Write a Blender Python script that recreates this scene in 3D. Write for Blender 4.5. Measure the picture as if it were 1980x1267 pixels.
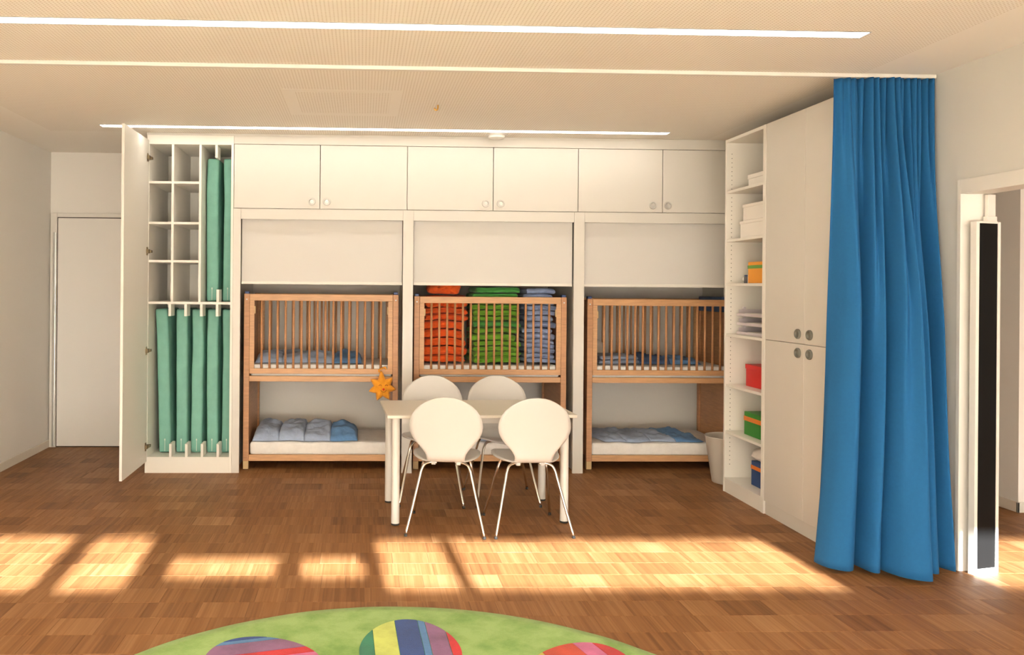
import bpy, bmesh, math, random
from mathutils import Vector, Matrix, noise
random.seed(7)
scene = bpy.context.scene
for o in list(bpy.data.objects): bpy.data.objects.remove(o)
COL = scene.collection

# ------------------------------------------------------------------ camera
cam_d = bpy.data.cameras.new('camera'); cam = bpy.data.objects.new('camera', cam_d); COL.objects.link(cam)
cam_d.sensor_width = 36.0; cam_d.lens = 36.0*1564.4/1980
cam_d.shift_x = 0.12237; cam_d.shift_y = -0.03985
cam_d.clip_start = 0.05
cam.matrix_world = Matrix.Translation((0, 0, 1.48)) @ Matrix.Rotation(-0.03, 4, 'Z') @ Matrix.Rotation(math.pi/2, 4, 'X') @ Matrix.Rotation(0.008, 4, 'Z')
scene.camera = cam

# ------------------------------------------------------------------ world, sun, window fill lamps, exposure
w = bpy.data.worlds.new('world'); scene.world = w; w.use_nodes = True
nt = w.node_tree; bg = nt.nodes['Background']
bg.inputs['Color'].default_value = (0.88, 0.93, 1.0, 1); bg.inputs['Strength'].default_value = 2.0
sd = bpy.data.lights.new('sun', 'SUN'); sun = bpy.data.objects.new('sun', sd); COL.objects.link(sun)
sd.energy = 41.0; sd.angle = 0.014; sd.color = (0.94, 0.97, 1.0)
sun.rotation_euler = Vector((-0.06, 1.0, -0.37)).to_track_quat('-Z', 'Y').to_euler()
sun.location = (0, -8, 6)
def window_fill(name, x0, x1, z0, z1, y, power, col, up=38):
    d = bpy.data.lights.new(name, 'AREA'); d.shape = 'RECTANGLE'; d.size = x1-x0; d.size_y = z1-z0
    d.energy = power; d.color = col
    o = bpy.data.objects.new(name, d); COL.objects.link(o); o.location = ((x0+x1)/2, y, (z0+z1)/2)
    o.rotation_euler = (math.pi/2+math.radians(up), 0, math.pi)     # added fill lamp, aimed into the room (+Y) and up to brighten the ceiling
    return o
window_fill('window_fill', -2.45, 2.72, 0.15, 1.02, -0.86, 470, (1.0, 0.94, 0.83))
window_fill('neighbour_window_fill', 3.6, 6.2, 0.15, 1.02, -0.86, 130, (1.0, 0.95, 0.85))
vs = scene.view_settings
vs.view_transform = 'Standard'; vs.look = 'None'; vs.gamma = 1.0; vs.exposure = 0.50
vs.use_curve_mapping = False

# ------------------------------------------------------------------ helpers
def tag(o, label=None, cat=None, group=None, kind=None):
    if label: o['label'] = label
    if cat: o['category'] = cat
    if group: o['group'] = group
    if kind: o['kind'] = kind
    return o
def empty(name, loc=(0, 0, 0), rz=0.0):
    o = bpy.data.objects.new(name, None); COL.objects.link(o); o.location = loc; o.rotation_euler = (0, 0, rz)
    o.empty_display_size = 0.05
    return o
def thing(name, label, cat, loc=(0, 0, 0), rz=0.0, group=None):
    return tag(empty(name, loc, rz), label, cat, group)
def mesh_of(bm, name, smooth=False):
    bmesh.ops.recalc_face_normals(bm, faces=bm.faces)
    me = bpy.data.meshes.new(name); bm.to_mesh(me); bm.free()
    if smooth: me.shade_smooth()
    return me
def obj(name, bm, mat, parent=None, smooth=False, auto=None):
    me = bm if isinstance(bm, bpy.types.Mesh) else mesh_of(bm, name, smooth)
    if mat is not None and not me.materials: me.materials.append(mat)
    if auto is not None:
        me.shade_smooth(); me.set_sharp_from_angle(angle=math.radians(auto))
    o = bpy.data.objects.new(name, me); COL.objects.link(o)
    if parent is not None: o.parent = parent
    return o
def wpart(name, bm, mat, parent, **k):
    """geometry given in world coordinates under an unrotated thing (or part of one)"""
    loc = Vector((0, 0, 0)); p = parent
    while p is not None: loc += Vector(p.location); p = p.parent
    bm.transform(Matrix.Translation(-loc))
    return obj(name, bm, mat, parent, **k)
def wobj(name, bm, mat, base, **k):
    """one-mesh thing whose origin is put at base"""
    bm.transform(Matrix.Translation(-Vector(base)))
    o = obj(name, bm, mat, None, **k); o.location = base
    return o
def struct(name, bm, mat, parent=None, **k):
    o = obj(name, bm, mat, parent, **k)
    if parent is None: o['kind'] = 'structure'
    return o
def B(x0, x1, y0, y1, z0, z1, bev=0.0, seg=2, bm=None):
    own = bm is None
    t = bmesh.new()
    bmesh.ops.create_cube(t, size=1)
    for v in t.verts:
        v.co = Vector((x0 if v.co.x < 0 else x1, y0 if v.co.y < 0 else y1, z0 if v.co.z < 0 else z1))
    if bev > 0:
        bmesh.ops.bevel(t, geom=list(t.edges), offset=bev, segments=seg, affect='EDGES', profile=0.5)
    if own: return t
    merge(bm, t); return bm
def merge(dst, src):
    m = bpy.data.meshes.new('tmp'); src.to_mesh(m); src.free(); dst.from_mesh(m); bpy.data.meshes.remove(m)
    return dst
def tube(pts, r, n=10, bm=None, cap=True, r1=None):
    bm = bm or bmesh.new()
    pts = [Vector(p) for p in pts]; rings = []
    up = Vector((0.13, 0.31, 0.94)).normalized()
    for i, p in enumerate(pts):
        d = (pts[min(i+1, len(pts)-1)] - pts[max(i-1, 0)]).normalized()
        a = d.cross(up)
        if a.length < 1e-4: a = d.cross(Vector((1, 0, 0)))
        a.normalize(); b = a.cross(d)
        rr = r if r1 is None else r+(r1-r)*i/(len(pts)-1)
        rings.append([bm.verts.new(p + (a*math.cos(2*math.pi*k/n)+b*math.sin(2*math.pi*k/n))*rr) for k in range(n)])
    for i in range(len(rings)-1):
        for k in range(n):
            bm.faces.new((rings[i][k], rings[i][(k+1) % n], rings[i+1][(k+1) % n], rings[i+1][k]))
    if cap:
        bm.faces.new(rings[0][::-1]); bm.faces.new(rings[-1])
    return bm
def cyl(c, r, z0, z1, n=20, bm=None):
    return tube([(c[0], c[1], z0), (c[0], c[1], z1)], r, n, bm)
def lathe(prof, n=28, axis='Z', c=(0, 0, 0), bm=None):
    """prof: (radius, height) list, spun about axis through c"""
    bm = bm or bmesh.new(); rings = []
    for r, h in prof:
        ring = []
        for k in range(n):
            a = 2*math.pi*k/n; p = (r*math.cos(a), r*math.sin(a), h)
            if axis == 'Y': p = (p[0], h, p[1])
            if axis == 'X': p = (h, p[0], p[1])
            ring.append(bm.verts.new(Vector(p)+Vector(c)))
        rings.append(ring)
    for i in range(len(rings)-1):
        for k in range(n):
            bm.faces.new((rings[i][k], rings[i][(k+1) % n], rings[i+1][(k+1) % n], rings[i+1][k]))
    for ring in (rings[0], rings[-1]):
        try: bm.faces.new(ring)
        except ValueError: pass
    return bm
def crom(pts, n):
    """Catmull-Rom through pts, n samples per span"""
    P = [Vector(p) for p in pts]; P = [2*P[0]-P[1]] + P + [2*P[-1]-P[-2]]; out = []
    for i in range(1, len(P)-2):
        for k in range(n):
            t = k/n
            out.append(0.5*((2*P[i]) + (P[i+1]-P[i-1])*t + (2*P[i-1]-5*P[i]+4*P[i+1]-P[i+2])*t*t + (3*P[i]-P[i-1]-3*P[i+1]+P[i+2])*t**3))
    out.append(P[-2]); return out
def lerp_table(tab, x):
    for (a, b), (c, d) in zip(tab, tab[1:]):
        if x <= c: return b + (d-b)*(x-a)/(c-a) if c > a else d
    return tab[-1][1]

# ------------------------------------------------------------------ materials
def nodes(name):
    m = bpy.data.materials.new(name); m.use_nodes = True
    return m, m.node_tree, m.node_tree.nodes['Principled BSDF']
def N(t, typ, **k):
    n = t.nodes.new(typ)
    for a, b in k.items(): setattr(n, a, b)
    return n
def plain(name, col, rough=0.5, metal=0.0, spec=0.5, var=0.0, scale=8.0, bump=0.0, bscale=200.0, sheen=0.0, stretch=None):
    m, t, p = nodes(name)
    p.inputs['Base Color'].default_value = (*col, 1); p.inputs['Roughness'].default_value = rough
    p.inputs['Metallic'].default_value = metal; p.inputs['Specular IOR Level'].default_value = spec
    if sheen: p.inputs['Sheen Weight'].default_value = sheen
    tc = N(t, 'ShaderNodeTexCoord'); mp = N(t, 'ShaderNodeMapping')
    if stretch: mp.inputs['Scale'].default_value = stretch
    t.links.new(tc.outputs['Object'], mp.inputs['Vector'])
    if var:
        nz = N(t, 'ShaderNodeTexNoise'); nz.inputs['Scale'].default_value = scale; nz.inputs['Detail'].default_value = 4
        t.links.new(mp.outputs[0], nz.inputs['Vector'])
        r = N(t, 'ShaderNodeValToRGB')
        r.color_ramp.elements[0].position = 0.3; r.color_ramp.elements[1].position = 0.7
        r.color_ramp.elements[0].color = (*[c*(1-var) for c in col], 1); r.color_ramp.elements[1].color = (*[min(1, c*(1+var)) for c in col], 1)
        t.links.new(nz.outputs['Fac'], r.inputs[0]); t.links.new(r.outputs[0], p.inputs['Base Color'])
    if bump:
        nb = N(t, 'ShaderNodeTexNoise'); nb.inputs['Scale'].default_value = bscale; nb.inputs['Detail'].default_value = 3
        t.links.new(mp.outputs[0], nb.inputs['Vector'])
        b = N(t, 'ShaderNodeBump'); b.inputs['Strength'].default_value = bump; b.inputs['Distance'].default_value = 0.01
        t.links.new(nb.outputs['Fac'], b.inputs['Height']); t.links.new(b.outputs[0], p.inputs['Normal'])
    return m
def emit(name, col, s):
    m, t, p = nodes(name)
    p.inputs['Base Color'].default_value = (0.9, 0.9, 0.9, 1)
    p.inputs['Emission Color'].default_value = (*col, 1); p.inputs['Emission Strength'].default_value = s
    return m
M = {}
M['laminate'] = plain('white laminate', (0.645, 0.6181, 0.5681), 0.38, var=0.01, scale=3)
M['laminate_lit'] = plain('lightened laminate', (0.83, 0.80, 0.735), 0.45)  # laminate again, colour lightened to brighten the shaded insides
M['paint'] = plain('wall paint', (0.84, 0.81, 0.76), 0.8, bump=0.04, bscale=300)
M['paint_right_dim'] = plain('dimmed wall paint', (0.651, 0.6324, 0.5813), 0.8, bump=0.04, bscale=300)  # wall colour darkened to stand for the dimmer light on this side
M['door'] = plain('white door', (0.81, 0.785, 0.74), 0.45)
M['blind'] = plain('white shutter fabric', (0.6398, 0.6198, 0.5919), 0.7, bump=0.03, bscale=400)
M['trim'] = plain('white trim', (0.7626, 0.7347, 0.6789), 0.5)
M['skirt'] = plain('skirting paint', (0.74, 0.68, 0.59), 0.5)
M['dark_gap'] = plain('dark gap', (0.05, 0.04, 0.03), 0.9)
M['metal'] = plain('brushed metal', (0.62, 0.62, 0.60), 0.35, metal=1.0)
M['chrome'] = plain('chrome', (0.80, 0.80, 0.78), 0.12, metal=1.0)
M['knob'] = plain('satin knob', (0.60, 0.59, 0.56), 0.35, metal=0.6)
M['knob_dark'] = plain('grey knob recess', (0.15, 0.155, 0.135), 0.5)
M['hinge'] = plain('bronze hinge', (0.22, 0.17, 0.10), 0.4, metal=0.8)
M['beech'] = plain('beech wood', (0.4929, 0.2465, 0.1135), 0.45, var=0.13, scale=9, stretch=(1, 1, 9))
M['beech_h'] = plain('beech wood rail', (0.558, 0.3116, 0.1488), 0.45, var=0.12, scale=9, stretch=(1, 9, 9))
M['beech_pale'] = plain('pale beech', (0.56, 0.39, 0.19), 0.5, var=0.08, scale=12)
M['blue_plastic'] = plain('blue plastic', (0.03, 0.07, 0.22), 0.4)
M['sheet'] = plain('white bed sheet', (0.84, 0.825, 0.80), 0.9, var=0.05, scale=14, bump=0.5, bscale=24, sheen=0.1)
M['quilt_grey'] = plain('light blue grey quilt', (0.33, 0.405, 0.56), 0.95, var=0.08, scale=22, bump=0.35, bscale=40, sheen=0.1)
M['quilt_blue'] = plain('mid blue quilt', (0.12, 0.26, 0.50), 0.95, var=0.1, scale=22, bump=0.35, bscale=40, sheen=0.1)
M['quilt_navy'] = plain('dark blue quilt', (0.07, 0.12, 0.24), 0.95, var=0.12, scale=22, bump=0.35, bscale=40)
M['orange_cloth'] = plain('orange blanket', (0.7198, 0.0963, 0.01), 0.95, var=0.12, scale=16, bump=0.5, bscale=45, sheen=0.1)
M['green_cloth'] = plain('green blanket', (0.1423, 0.3515, 0.0251), 0.95, var=0.15, scale=16, bump=0.5, bscale=45, sheen=0.1)
M['green_dark'] = plain('darker green blanket', (0.063, 0.297, 0.054), 0.95, var=0.15, scale=16, bump=0.5, bscale=45, sheen=0.1)
M['lblue_cloth'] = plain('light blue blanket', (0.30, 0.375, 0.58), 0.95, var=0.12, scale=16, bump=0.5, bscale=45, sheen=0.1)
M['teal'] = plain('teal mat cover', (0.185, 0.43, 0.35), 0.65, var=0.08, scale=12, bump=0.08, bscale=120)
M['zip'] = plain('pale zip', (0.62, 0.70, 0.62), 0.6)
M['chair'] = plain('white lacquered plywood', (0.5766, 0.5626, 0.5394), 0.30)
M['table'] = plain('white table top', (0.6398, 0.5919, 0.5039), 0.35)
M['table_leg'] = plain('white powder coat', (0.6458, 0.623, 0.5774), 0.4)
M['rubber'] = plain('black rubber', (0.03, 0.028, 0.025), 0.7)
M['sun_toy'] = plain('orange plush', (0.81, 0.333, 0.018), 0.95, var=0.1, scale=30, bump=0.3, bscale=120, sheen=0.2)
M['face_brown'] = plain('brown thread', (0.45, 0.13, 0.02), 0.9)
M['nose_red'] = plain('red nose', (0.75, 0.03, 0.02), 0.8)
M['curtain'] = plain('blue curtain cloth', (0.0061, 0.1042, 0.2779), 0.9, var=0.04, scale=60, bump=0.08, bscale=350)
M['orange_box'] = plain('orange card', (0.81, 0.324, 0.018), 0.5)
M['green_band'] = plain('green band', (0.117, 0.315, 0.036), 0.5)
M['red_box'] = plain('red card', (0.63, 0.0108, 0.0108), 0.45)
M['green_box'] = plain('green card', (0.0315, 0.243, 0.027), 0.5)
M['orange_band'] = plain('orange band', (0.765, 0.198, 0.018), 0.5)
M['blue_box'] = plain('blue card', (0.018, 0.063, 0.216), 0.5)
M['paper'] = plain('white paper', (0.84, 0.80, 0.74), 0.8)
M['tray'] = plain('pale lilac plastic', (0.66, 0.60, 0.62), 0.3)
M['grey_small'] = plain('dark grey plastic', (0.10, 0.09, 0.10), 0.5)
M['bin'] = plain('pale grey plastic', (0.62, 0.57, 0.50), 0.5)
M['black'] = plain('black panel', (0.006, 0.006, 0.006), 0.6, spec=0.12)
M['brass'] = plain('brass', (0.70, 0.42, 0.10), 0.3, metal=1.0)
M['strip'] = emit('luminaire diffuser', (1.0, 0.94, 0.84), 7.0)
M['plain_ceiling'] = plain('ceiling paint', (0.90, 0.86, 0.78), 0.85)

def perforated():
    m, t, p = nodes('perforated ceiling'); p.inputs['Roughness'].default_value = 0.85
    g = N(t, 'ShaderNodeNewGeometry'); s = N(t, 'ShaderNodeSeparateXYZ'); t.links.new(g.outputs['Position'], s.inputs[0])
    def mth(op, a, b=None):
        n = N(t, 'ShaderNodeMath', operation=op)
        for i, v in enumerate((a, b)):
            if v is None: continue
            if isinstance(v, (int, float)): n.inputs[i].default_value = v
            else: t.links.new(v, n.inputs[i])
        return n.outputs[0]
    d = 0.018
    fx = mth('SUBTRACT', mth('FRACT', mth('DIVIDE', s.outputs[0], d)), 0.5)
    fy = mth('SUBTRACT', mth('FRACT', mth('DIVIDE', s.outputs[1], d)), 0.5)
    r2 = mth('ADD', mth('MULTIPLY', fx, fx), mth('MULTIPLY', fy, fy))
    hole = mth('LESS_THAN', r2, 0.049)
    ins = mth('MULTIPLY', mth('MULTIPLY', mth('GREATER_THAN', s.outputs[0], -2.45), mth('LESS_THAN', s.outputs[0], 2.75)), mth('LESS_THAN', s.outputs[1], 6.40))
    hole = mth('MULTIPLY', hole, ins)
    mx = N(t, 'ShaderNodeMix', data_type='RGBA')
    mx.inputs['A'].default_value = (0.90, 0.86, 0.78, 1); mx.inputs['B'].default_value = (0.64, 0.57, 0.46, 1)
    t.links.new(hole, mx.inputs['Factor']); t.links.new(mx.outputs['Result'], p.inputs['Base Color'])
    return m
M['perforated'] = perforated()

def parquet():
    m, t, p = nodes('industrial parquet'); p.inputs['Roughness'].default_value = 0.5; p.inputs['Specular IOR Level'].default_value = 0.22
    at = N(t, 'ShaderNodeAttribute', attribute_name='tone')
    g = N(t, 'ShaderNodeNewGeometry'); s = N(t, 'ShaderNodeSeparateXYZ'); t.links.new(g.outputs['Position'], s.inputs[0])
    def stripe(wd, k):
        a = N(t, 'ShaderNodeMath', operation='DIVIDE'); t.links.new(s.outputs[0], a.inputs[0]); a.inputs[1].default_value = wd
        f = N(t, 'ShaderNodeMath', operation='FLOOR'); t.links.new(a.outputs[0], f.inputs[0])
        c = N(t, 'ShaderNodeCombineXYZ'); t.links.new(f.outputs[0], c.inputs[0]); t.links.new(at.outputs['Fac'], c.inputs[1]); c.inputs[2].default_value = k
        wn = N(t, 'ShaderNodeTexWhiteNoise', noise_dimensions='3D'); t.links.new(c.outputs[0], wn.inputs['Vector'])
        return wn.outputs['Value']
    s1, s2 = stripe(0.0245, 1.0), stripe(0.0082, 2.0)
    nz = N(t, 'ShaderNodeTexNoise'); nz.inputs['Scale'].default_value = 1.0; nz.inputs['Detail'].default_value = 4
    mp = N(t, 'ShaderNodeMapping'); mp.inputs['Scale'].default_value = (160, 7, 1)
    t.links.new(g.outputs['Position'], mp.inputs['Vector']); t.links.new(mp.outputs[0], nz.inputs['Vector'])
    def mad(a, k, b):
        n = N(t, 'ShaderNodeMath', operation='MULTIPLY_ADD'); t.links.new(a, n.inputs[0]); n.inputs[1].default_value = k
        if isinstance(b, float): n.inputs[2].default_value = b
        else: t.links.new(b, n.inputs[2])
        return n.outputs[0]
    v = mad(at.outputs['Fac'], 0.47, mad(s1, 0.26, mad(s2, 0.20, mad(nz.outputs['Fac'], 0.25, -0.10))))
    r = N(t, 'ShaderNodeValToRGB'); cr = r.color_ramp
    cr.elements[0].position = 0.05; cr.elements[0].color = (0.135, 0.055, 0.019, 1)
    cr.elements[1].position = 0.95; cr.elements[1].color = (0.385, 0.205, 0.090, 1)
    e = cr.elements.new(0.5); e.color = (0.262, 0.118, 0.042, 1)
    t.links.new(v, r.inputs[0]); t.links.new(r.outputs[0], p.inputs['Base Color'])
    return m
M['parquet'] = parquet()
M['subfloor'] = plain('subfloor', (0.10, 0.045, 0.02), 0.8)
def rug_mat(name, c0, c1):
    m, t, p = nodes(name); p.inputs['Roughness'].default_value = 1.0; p.inputs['Specular IOR Level'].default_value = 0.1; p.inputs['Sheen Weight'].default_value = 0.2
    g = N(t, 'ShaderNodeNewGeometry')
    n1 = N(t, 'ShaderNodeTexNoise'); n1.inputs['Scale'].default_value = 6; n1.inputs['Detail'].default_value = 6; n1.inputs['Roughness'].default_value = 0.65
    n2 = N(t, 'ShaderNodeTexNoise'); n2.inputs['Scale'].default_value = 260; n2.inputs['Detail'].default_value = 2
    t.links.new(g.outputs['Position'], n1.inputs['Vector']); t.links.new(g.outputs['Position'], n2.inputs['Vector'])
    r = N(t, 'ShaderNodeValToRGB'); r.color_ramp.elements[0].position = 0.33; r.color_ramp.elements[1].position = 0.6
    r.color_ramp.elements[0].color = (*c0, 1); r.color_ramp.elements[1].color = (*c1, 1)
    b = N(t, 'ShaderNodeBump'); b.inputs['Strength'].default_value = 0.5; b.inputs['Distance'].default_value = 0.004
    t.links.new(n1.outputs['Fac'], r.inputs[0]); t.links.new(r.outputs[0], p.inputs['Base Color'])
    t.links.new(n2.outputs['Fac'], b.inputs['Height']); t.links.new(b.outputs[0], p.inputs['Normal'])
    return m
M['rug'] = rug_mat('green pile', (0.155, 0.295, 0.05), (0.285, 0.435, 0.125))
RUGC = {'teal': (0.02, 0.22, 0.12), 'lime': (0.58, 0.66, 0.14), 'blue': (0.015, 0.06, 0.26), 'sky': (0.08, 0.22, 0.48), 'purple': (0.25, 0.11, 0.24),
        'red': (0.58, 0.012, 0.02), 'vermilion': (0.62, 0.06, 0.02), 'pink': (0.62, 0.14, 0.32), 'yellow': (0.60, 0.46, 0.09)}
for k, c in RUGC.items(): M['rug_'+k] = rug_mat('rug '+k, tuple(v*0.66 for v in c), tuple(min(1, v*0.95) for v in c))
def pane_mat():
    m = bpy.data.materials.new('window pane'); m.use_nodes = True; t = m.node_tree; t.nodes.clear()
    o = N(t, 'ShaderNodeOutputMaterial'); mx = N(t, 'ShaderNodeMixShader'); a = N(t, 'ShaderNodeBsdfTransparent'); b = N(t, 'ShaderNodeBsdfGlossy')
    b.inputs['Roughness'].default_value = 0.02; mx.inputs[0].default_value = 0.06
    t.links.new(a.outputs[0], mx.inputs[1]); t.links.new(b.outputs[0], mx.inputs[2]); t.links.new(mx.outputs[0], o.inputs[0])
    return m
M['pane'] = pane_mat()

# ------------------------------------------------------------------ room dimensions
XL, XR, XR2 = -2.84, 3.17, 3.29          # left wall, right wall faces
X2 = 7.0                                  # far side of the neighbouring room
YB, YW = 7.45, -1.0                       # back wall, window wall (behind the camera)
ZC = 2.68
YC = 6.414                                # front of the built-in wardrobe wall
XS = 2.66                                 # front of the cabinets along the right wall

# ------------------------------------------------------------------ floor (slab, parquet blocks)
fl = struct('floor', B(XL-0.1, X2+0.1, YW-0.1, YB+0.1, -0.12, -0.0012), M['subfloor'])
def project(x, y, z):
    c, s = math.cos(0.03), math.sin(0.03)
    xr, yr = c*x - s*y, s*x + c*y
    if yr < 0.1: return None
    return 747.7 + 1564.4*xr/yr, 554.6 + 1564.4*(1.48-z)/yr, yr
rows, blocks = 0.175, []
rng = random.Random(21)
y = 3.45 - rows*26
while y < YB:
    x = XL - 0.02 - rng.random()*0.15
    while x < X2:
        wd = rng.choice((0.12, 0.147, 0.171, 0.196, 0.196, 0.22, 0.245, 0.27))
        tone = min(1.0, max(0.0, rng.gauss(0.47, 0.17)))
        if rng.random() < 0.06: tone = rng.random()*0.15
        if rng.random() < 0.04: tone = 0.9+rng.random()*0.1
        a, b, c, d = max(x, XL+0.002), min(x+wd, X2), max(y, YW), min(y+rows, YB)
        if b-a > 0.01 and d-c > 0.01: blocks.append([a, b, c, d, tone])
        x += wd
    y += rows
def vis(bk):
    a, b, c, d, _ = bk
    q = project((a+b)/2, (c+d)/2, 0)
    if q is None or not (-20 < q[0] < 2000 and q[1] < 1290): return 0
    if ((a+b)/2-0.14)**2 + ((c+d)/2-2.36)**2 < 1.25**2: return 0
    if (c+d)/2 > 6.45 or ((a+b)/2 > 2.62 and (c+d)/2 > 4.3 and (a+b)/2 < 3.3): return 0
    return (b-a)*(d-c)/q[2]**3
blocks.sort(key=vis, reverse=True)
def block_verts(bk, i):
    a, b, c, d, tone = bk; g = 0.0005
    h = -0.0004 * ((i*7919 % 13)/13.0)
    a, b, c, d = a+g, b-g, c+g, d-g; e = 0.0007
    V = [(a, c, -0.0011), (b, c, -0.0011), (b, d, -0.0011), (a, d, -0.0011), (a+e, c+e, h), (b-e, c+e, h), (b-e, d-e, h), (a+e, d-e, h)]
    F = [(4, 5, 6, 7), (0, 1, 5, 4), (1, 2, 6, 5), (2, 3, 7, 6), (3, 0, 4, 7)]
    return V, F, tone
def parquet_mesh(name, items, start):
    V, F, T = [], [], []
    for i, bk in enumerate(items):
        v, f, tone = block_verts(bk, i+start); n = len(V); V += v; F += [tuple(k+n for k in q) for q in f]; T += [tone]*len(f)
    me = bpy.data.meshes.new(name); me.from_pydata(V, [], F); me.update()
    at = me.attributes.new('tone', 'FLOAT', 'FACE'); at.data.foreach_set('value', T)
    me.materials.append(M['parquet']); return me
for i, bk in enumerate(blocks[:300]):
    obj('parquet_block', parquet_mesh('parquet_block', [bk], i), None, fl)
tag(obj('parquet_field', parquet_mesh('parquet_field', blocks[300:], 300), None, fl), kind='stuff')

# ------------------------------------------------------------------ walls, ceiling, skirting
struct('wall_back', B(XL-0.12, X2+0.12, YB, YB+0.15, -0.1, ZC+0.2), M['paint'])
struct('wall_left', B(XL-0.15, XL, YW-0.12, YB, -0.1, ZC+0.2), M['paint'])
YJ, YO, ZH = 4.21, 2.1, 2.015             # doorway in the right wall
wr = B(XR, XR2, YJ, YB, -0.1, ZC+0.2); B(XR, XR2, YW, YO, -0.1, ZC+0.2, bm=wr); B(XR, XR2, YO, YJ, ZH, ZC+0.2, bm=wr)
struct('wall_right', wr, M['paint_right_dim'])
XN, YN = 4.41, 5.30                        # corner of the wall in the neighbouring room
struct('wall_neighbour', B(XN, X2, YN, YB, -0.1, ZC+0.2), M['paint'])
struct('wall_neighbour_side', B(X2, X2+0.12, YW-0.12, YB, -0.1, ZC+0.2), M['paint'])
struct('ceiling', B(XL-0.15, X2+0.12, YW-0.12, YB+0.15, ZC, ZC+0.15), M['perforated'])
sk = B(XL, XL+0.014, YW, YB, 0, 0.068, 0.002)
struct('baseboard_left', sk, M['skirt'])
struct('baseboard_neighbour', B(XN-0.014, XN, YN-0.014, YB, 0, 0.068, 0.002), M['skirt'])
struct('baseboard_neighbour_front', B(XN-0.014, X2, YN-0.014, YN-0.0002, 0, 0.068, 0.002), M['trim'])
struct('baseboard_right', B(XR-0.014, XR, YW, YO-0.06, 0, 0.068, 0.002), M['skirt'])
# casing of the wide doorway on the right
tr = B(XR-0.012, XR2+0.012, YJ-0.025, YJ, 0, ZH+0.055, 0.001); B(XR-0.012, XR2+0.012, YO, YO+0.025, 0, ZH+0.055, 0.001, bm=tr); B(XR-0.012, XR2+0.012, YO+0.0252, YJ-0.0252, ZH-0.02, ZH+0.055, 0.001, bm=tr)
struct('trim_1', tr, M['trim'])

# door in the back wall
d1 = struct('door_1', B(-2.765, -1.80, YB-0.022, YB+0.02, 0.010, 2.080, 0.001), M['door'])
obj('door_gap_shade', B(-2.7715, -1.7965, YB-0.016, YB-0.010, 0.002, 2.0875), M['dark_gap'], d1)  # dark strip painting in the shade of the gap around the leaf
fr = B(-2.83, -2.772, YB-0.028, YB+0.02, 0, 2.125, 0.002); B(-1.796, -1.74, YB-0.028, YB+0.02, 0, 2.125, 0.002, bm=fr); B(-2.7718, -1.7962, YB-0.028, YB+0.02, 2.088, 2.125, 0.002, bm=fr)
obj('door_frame', fr, M['trim'], d1)
obj('finger_guard', B(-2.802, -2.775, YB-0.045, YB-0.029, 0.012, 1.95, 0.005), M['metal'], d1)

# ------------------------------------------------------------------ window wall behind the camera
def window_wall(name, x0, x1, openings, zs, lo):
    """wall with real openings (x0,x1,z0,z1); everything else solid"""
    bm = bmesh.new(); xs = sorted({x0, x1, *[o[0] for o in openings], *[o[1] for o in openings]})
    for a, b in zip(xs, xs[1:]):
        op = [o for o in openings if o[0] <= a+1e-6 and o[1] >= b-1e-6]
        if op:
            B(a, b, YW-0.12, YW, -0.1, op[0][2], bm=bm); B(a, b, YW-0.12, YW, op[0][3], ZC+0.2, bm=bm)
        else: B(a, b, YW-0.12, YW, -0.1, ZC+0.2, bm=bm)
    return struct(name, bm, M['paint'])
OP = [(-2.45, -1.30, 0.10, 2.185), (-1.18, -0.85, 0.10, 2.185), (-0.68, -0.12, 0.10, 2.04), (0.01, 0.34, 0.10, 2.04), (0.43, 0.80, 0.10, 2.155), (0.87, 2.72, 0.10, 2.155)]
OPN = [(3.50, 6.3, 0.10, 2.155)]
window_wall('wall_front', XL, XR2, OP, None, None)
window_wall('wall_neighbour_front', XR2, X2, OPN, None, None)
for i, (a, b, z0, z1) in enumerate(OP+OPN):
    zsh = 1.90 if z1 < 2.1 else 1.835       # top of unseen panel added to block sun; low glazing below added for bounce
    wf = B(a, a+0.004, YW-0.10, YW-0.04, z0, z1); B(b-0.004, b, YW-0.10, YW-0.04, z0, z1, bm=wf); B(a, b, YW-0.10, YW-0.04, z0, z0+0.03, bm=wf)
    wo = struct('window_%d' % (i+1), wf, M['trim'])
    obj('pane', B(a+0.005, b-0.005, YW-0.075, YW-0.069, z0+0.031, z1-0.001), M['pane'], wo)
    obj('sun_block_panel', B(a, b, YW-0.035, YW-0.005, 0.60, zsh), M['trim'], wo)
    obj('window_sill', B(a-0.02, b+0.02, YW-0.01, YW+0.05, z0-0.025, z0-0.001, 0.003), M['trim'], wo)

# ------------------------------------------------------------------ ceiling luminaires and fittings
def luminaire(x0, x1, y0, y1, label):
    t = thing('strip_light', label, 'ceiling light', ((x0+x1)/2, (y0+y1)/2, ZC), group='recessed ceiling strips')
    f = B(x0-0.004, x1+0.004, y0-0.006, y0, ZC-0.003, ZC+0.001); B(x0-0.004, x1+0.004, y1, y1+0.006, ZC-0.003, ZC+0.001, bm=f)
    B(x0-0.006, x0, y0, y1, ZC-0.003, ZC+0.001, bm=f); B(x1, x1+0.006, y0, y1, ZC-0.003, ZC+0.001, bm=f)
    wpart('housing', f, M['metal'], t)
    wpart('diffuser', B(x0, x1, y0, y1, ZC-0.0018, ZC+0.001), M['strip'], t)
luminaire(-1.98, 2.345, 3.685, 3.765, 'long glowing ceiling strip nearest the rug, ahead of the curtain track')
luminaire(-1.98, 2.345, 6.13, 6.21, 'long glowing ceiling strip close above the wardrobe wall')
luminaire(-1.98, 2.345, 1.21, 1.29, 'long ceiling strip over the window side of the room')
tk = wobj('curtain_track', B(XL+0.002, XR-0.002, 4.385, 4.415, ZC-0.022, ZC-0.0005, 0.003), M['trim'], (0.16, 4.40, ZC))
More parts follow.
